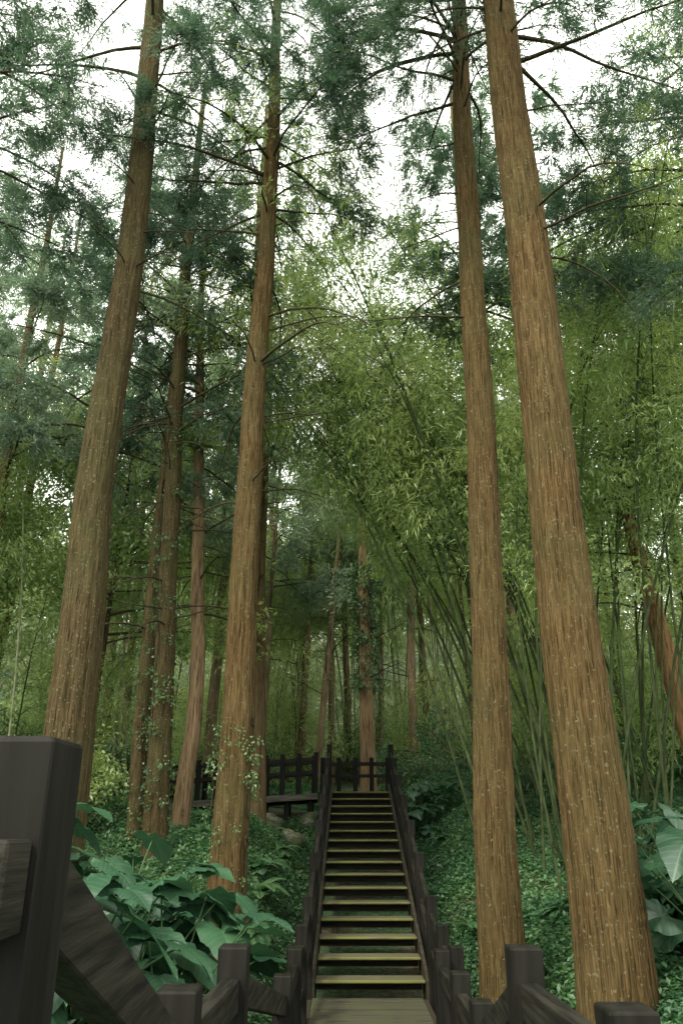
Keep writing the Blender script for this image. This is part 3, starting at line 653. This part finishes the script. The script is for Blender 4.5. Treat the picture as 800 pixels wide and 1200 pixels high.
ZL = -2.05
railing('dark timber handrail stepping down beside elephant ears', [(-.490, 1.25, .115), (-.55, 3.05, -.53), (-.52, 4.3, -.57), (-.46, 7.0, -1.13), (-.45, 8.5, -1.15)],
        drop=.13, extra=[((-1.4, 1.135, -.025), (-.43, 1.135, -.025), .12, .085)], h=.14, w=.08, group='dark timber handrails')
railing('dark timber handrail stepping down beside a big cedar', [(.93, 1.2, .1), (.80, 2.55, -.49), (.80, 3.9, -.52), (.91, 5.9, -1.1), (.90, 6.8, -1.08), (.95, 8.4, -1.15)],
        drop=.13, h=.14, w=.08, group='dark timber handrails')
def cx(y): return .36 + (y - 11.2) * .012
XS = lambda y, s: cx(y) + s * .79
ys = np.linspace(11.15, 20.9, 7)
sl = 2.70 / 9.7
for s_ in (-1, 1):
    pts = [(XS(8.5, s_), 8.62, -1.15), (XS(9.8, s_), 9.85, -1.10)] + [(XS(y, s_), y, -.91 + (y - 11.15) * sl) for y in ys]
    railing('dark timber handrail climbing along the stair flight', pts, drop=.20, mid=.42, h=.085, w=.06, pw=.13, group='dark timber handrails', pb=1.5)
# stair flight
off = (.36, 11.2, ZL)
E = empty('wooden_staircase', off, 'straight wooden stair flight with mossy treads', 'staircase')
n = 16
for i in range(n):
    y = 11.2 + i * .6; z = ZL + (i + 1) * .1675; c = cx(y)
    box('nosing', M_nosing, (c - .69, y + .02, z + .004), (c + .69, y + .02, z + .004), .045, .030, E, off, .006)
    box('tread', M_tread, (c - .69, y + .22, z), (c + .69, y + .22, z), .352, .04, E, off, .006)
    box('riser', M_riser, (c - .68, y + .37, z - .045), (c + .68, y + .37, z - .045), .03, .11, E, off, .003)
for s_ in (-1, 1):
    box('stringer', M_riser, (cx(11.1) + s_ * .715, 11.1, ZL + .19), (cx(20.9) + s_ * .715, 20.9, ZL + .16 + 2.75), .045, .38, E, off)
def deck(label, x0, x1, y0, y1, z, along_x=True, bw=.14, edge=M_riser, name='wooden_deck', legs=0, zl=None):
    zl = z if zl is None else zl
    zf = lambda x: zl + (z - zl) * (x - x0) / (x1 - x0)
    off = ((x0 + x1) / 2, (y0 + y1) / 2, z); E = empty(name, off, label, 'deck')
    mb = MB(); t = .04; rr_ = np.random.default_rng(3)
    if along_x: cuts = np.arange(y0, y1 - .01, bw)
    else: cuts = np.arange(x0, x1 - .01, bw)
    for c in cuts:
        dz = rr_.normal() * .0015
        if along_x: a = (x0, c + .006, x1, min(c + bw - .006, y1))
        else: a = (c + .006, y0, min(c + bw - .006, x1), y1)
        V = [(x, y, zf(x) + zz) for zz in (-t, dz) for (x, y) in ((a[0], a[1]), (a[2], a[1]), (a[2], a[3]), (a[0], a[3]))]
        mb.add(np.array(V) - off, [(3, 2, 1, 0), (4, 5, 6, 7), (0, 1, 5, 4), (1, 2, 6, 5), (2, 3, 7, 6), (3, 0, 4, 7)])
    mkobj('planking', mb.mesh('planking', [M_deck]), E)
    box('beam', edge, (x0, y0 - .035, zl + .004), (x1, y0 - .035, z + .004), .06, .15, E, off)
    box('beam', M_riser, (x0 + .05, y1 + .035, zl - .01), (x1 - .05, y1 + .035, z - .01), .06, .2, E, off)
    box('beam', M_riser, (x0 - .035, y0, zl - .01), (x0 - .035, y1, zl - .01), .06, .2, E, off)
    box('beam', M_riser, (x1 + .035, y0, z - .01), (x1 + .035, y1, z - .01), .06, .2, E, off)
    for i in range(legs):
        lx = x0 + .2 + (x1 - x0 - .4) * i / max(1, legs - 1)
        for ly in (y0 + .25, y1 - .25):
            zb = float(gz(lx, ly)) - .3
            o = post(E, off, lx, ly, zf(lx) - .05, zb, .13); o.name = 'leg'
    return E
deck('weathered plank landing at the foot of the stairs', -.36, 1.0, 5.3, 11.1, ZL, True, legs=2)
deck('weathered plank landing where the path dips', -.42, .72, 2.6, 4.4, -1.55, False)
deck('plank landing at the head of the stairs', -.52, 1.35, 20.95, 22.7, .66, True, edge=M_riser, legs=2)
deck('grey-edged boardwalk sloping away from the stair head', -4.6, -.60, 20.95, 22.3, .62, False, edge=M_greyedge, legs=7, zl=.38)
off = (.2, 4.4, -2.05); E = empty('wooden_steps', off, 'short wooden steps between two landings', 'steps')
for i in range(2):
    box('tread', M_tread, (-.38, 4.66 + i * .32, -1.72 - i * .16), (.78, 4.66 + i * .32, -1.72 - i * .16), .3, .05, E, off)
off = (.2, 1.5, -1.5); E = empty('wooden_steps', off, 'wooden steps rising from the dip in the path', 'steps')
for i in range(5):
    box('tread', M_tread, (-.42, 2.4 - i * .32, -1.38 + i * .15), (.76, 2.4 - i * .32, -1.38 + i * .15), .3, .05, E, off)
zt = 1.66
railing('dark timber fence across the head of the stairs', [(-.52 + .45 * i, 22.62, zt - .06) for i in range(5)], group='dark timber handrails', drop=.12, mid=.32, pb=1.0, pw=.12, h=.10)
railing('dark timber fence along the back of the boardwalk', [(-.75 - .42 * i, 22.24, zt - .04 - .025 * i) for i in range(10)], group='dark timber handrails', drop=.12, mid=.32, pb=1.1, pw=.12, h=.10)
railing('dark timber fence on the front edge of the boardwalk', [(-.66 - .43 * i, 21.03, zt - .04 - .028 * i) for i in range(10)], group='dark timber handrails', drop=.12, mid=.32, pb=1.1, pw=.12, h=.10)
railing('dark timber fence following the path uphill', [(-4.75 - .45 * i, 22.3 + .3 * i, 1.50 + .07 * i) for i in range(9)], group='dark timber handrails', drop=.12, mid=.32, pb=1.5, pw=.12, h=.10)
def stone_mesh(seed):
    r = np.random.default_rng(seed); import bmesh
    bm = bmesh.new(); bmesh.ops.create_icosphere(bm, subdivisions=3, radius=1)
    a = r.normal(size=(7, 3)) * np.array([[1], [1], [1], [2], [2], [3], [3]]); ph = r.uniform(0, 6, 7); am = [.1, .1, .08, .06, .05, .03, .03]
    for v in bm.verts:
        p = np.array(v.co); s = 1 + sum(am[k] * math.sin(2.2 * float(a[k] @ p) + ph[k]) for k in range(7))
        v.co = Vector((p[0] * s, p[1] * s * .8, p[2] * s * .6))
    me = bpy.data.meshes.new('boulder'); bm.to_mesh(me); bm.free(); me.materials.append(M_stone)
    for p in me.polygons: p.use_smooth = True
    return me
sms = [stone_mesh(i) for i in range(3)]
for i in range(22):
    x = -.75 - r.uniform(0, 2.1); y = r.uniform(18.2, 20.8)
    o = mkobj('boulder', sms[i % 3], None, (x, y, float(gz(x, y)) + .10)); s = r.uniform(.16, .36); o.scale = (s, s, s); o.rotation_euler = (r.normal() * .2, r.normal() * .2, r.uniform(0, 6))
    top(o, 'pale mossy stone on the slope below the boardwalk', 'stone', 'stones below the boardwalk')

# ------------------------------------------------------------------ light and sky
w = bpy.data.worlds.new('World'); scene.world = w; w.use_nodes = True
nt = w.node_tree; bg = nt.nodes['Background']
sky = nt.nodes.new('ShaderNodeTexSky'); sky.sky_type = 'NISHITA'; sky.sun_disc = False
el, azs = math.radians(50), math.radians(215)
sky.sun_elevation = el; sky.sun_rotation = azs; sky.air_density = 1.0; sky.dust_density = 4
mx = nt.nodes.new('ShaderNodeMix'); mx.data_type = 'RGBA'; mx.inputs[0].default_value = .88
nt.links.new(sky.outputs[0], mx.inputs[6]); mx.inputs[7].default_value = (22, 22.4, 20.2, 1)
nt.links.new(mx.outputs[2], bg.inputs[0]); bg.inputs[1].default_value = .15
sd = bpy.data.lights.new('Sun', 'SUN'); sd.energy = 4.4; sd.angle = math.radians(12); sd.color = (1, .93, .76)
so = bpy.data.objects.new('Sun', sd); COL.objects.link(so)
dirv = Vector((math.sin(azs) * math.cos(el), math.cos(azs) * math.cos(el), math.sin(el)))
so.rotation_euler = (-dirv).to_track_quat('-Z', 'Y').to_euler()

cam = bpy.data.cameras.new('Camera'); cam.lens = 27.3; cam.sensor_width = 36; cam.clip_end = 600; cam.clip_start = .05
co = bpy.data.objects.new('Camera', cam); COL.objects.link(co); co.location = (0, 0, 0)
co.rotation_euler = (math.radians(90 + 21.6), 0, 0); scene.camera = co
scene.view_settings.view_transform = 'Standard'; scene.view_settings.look = 'None'; scene.view_settings.exposure = 0
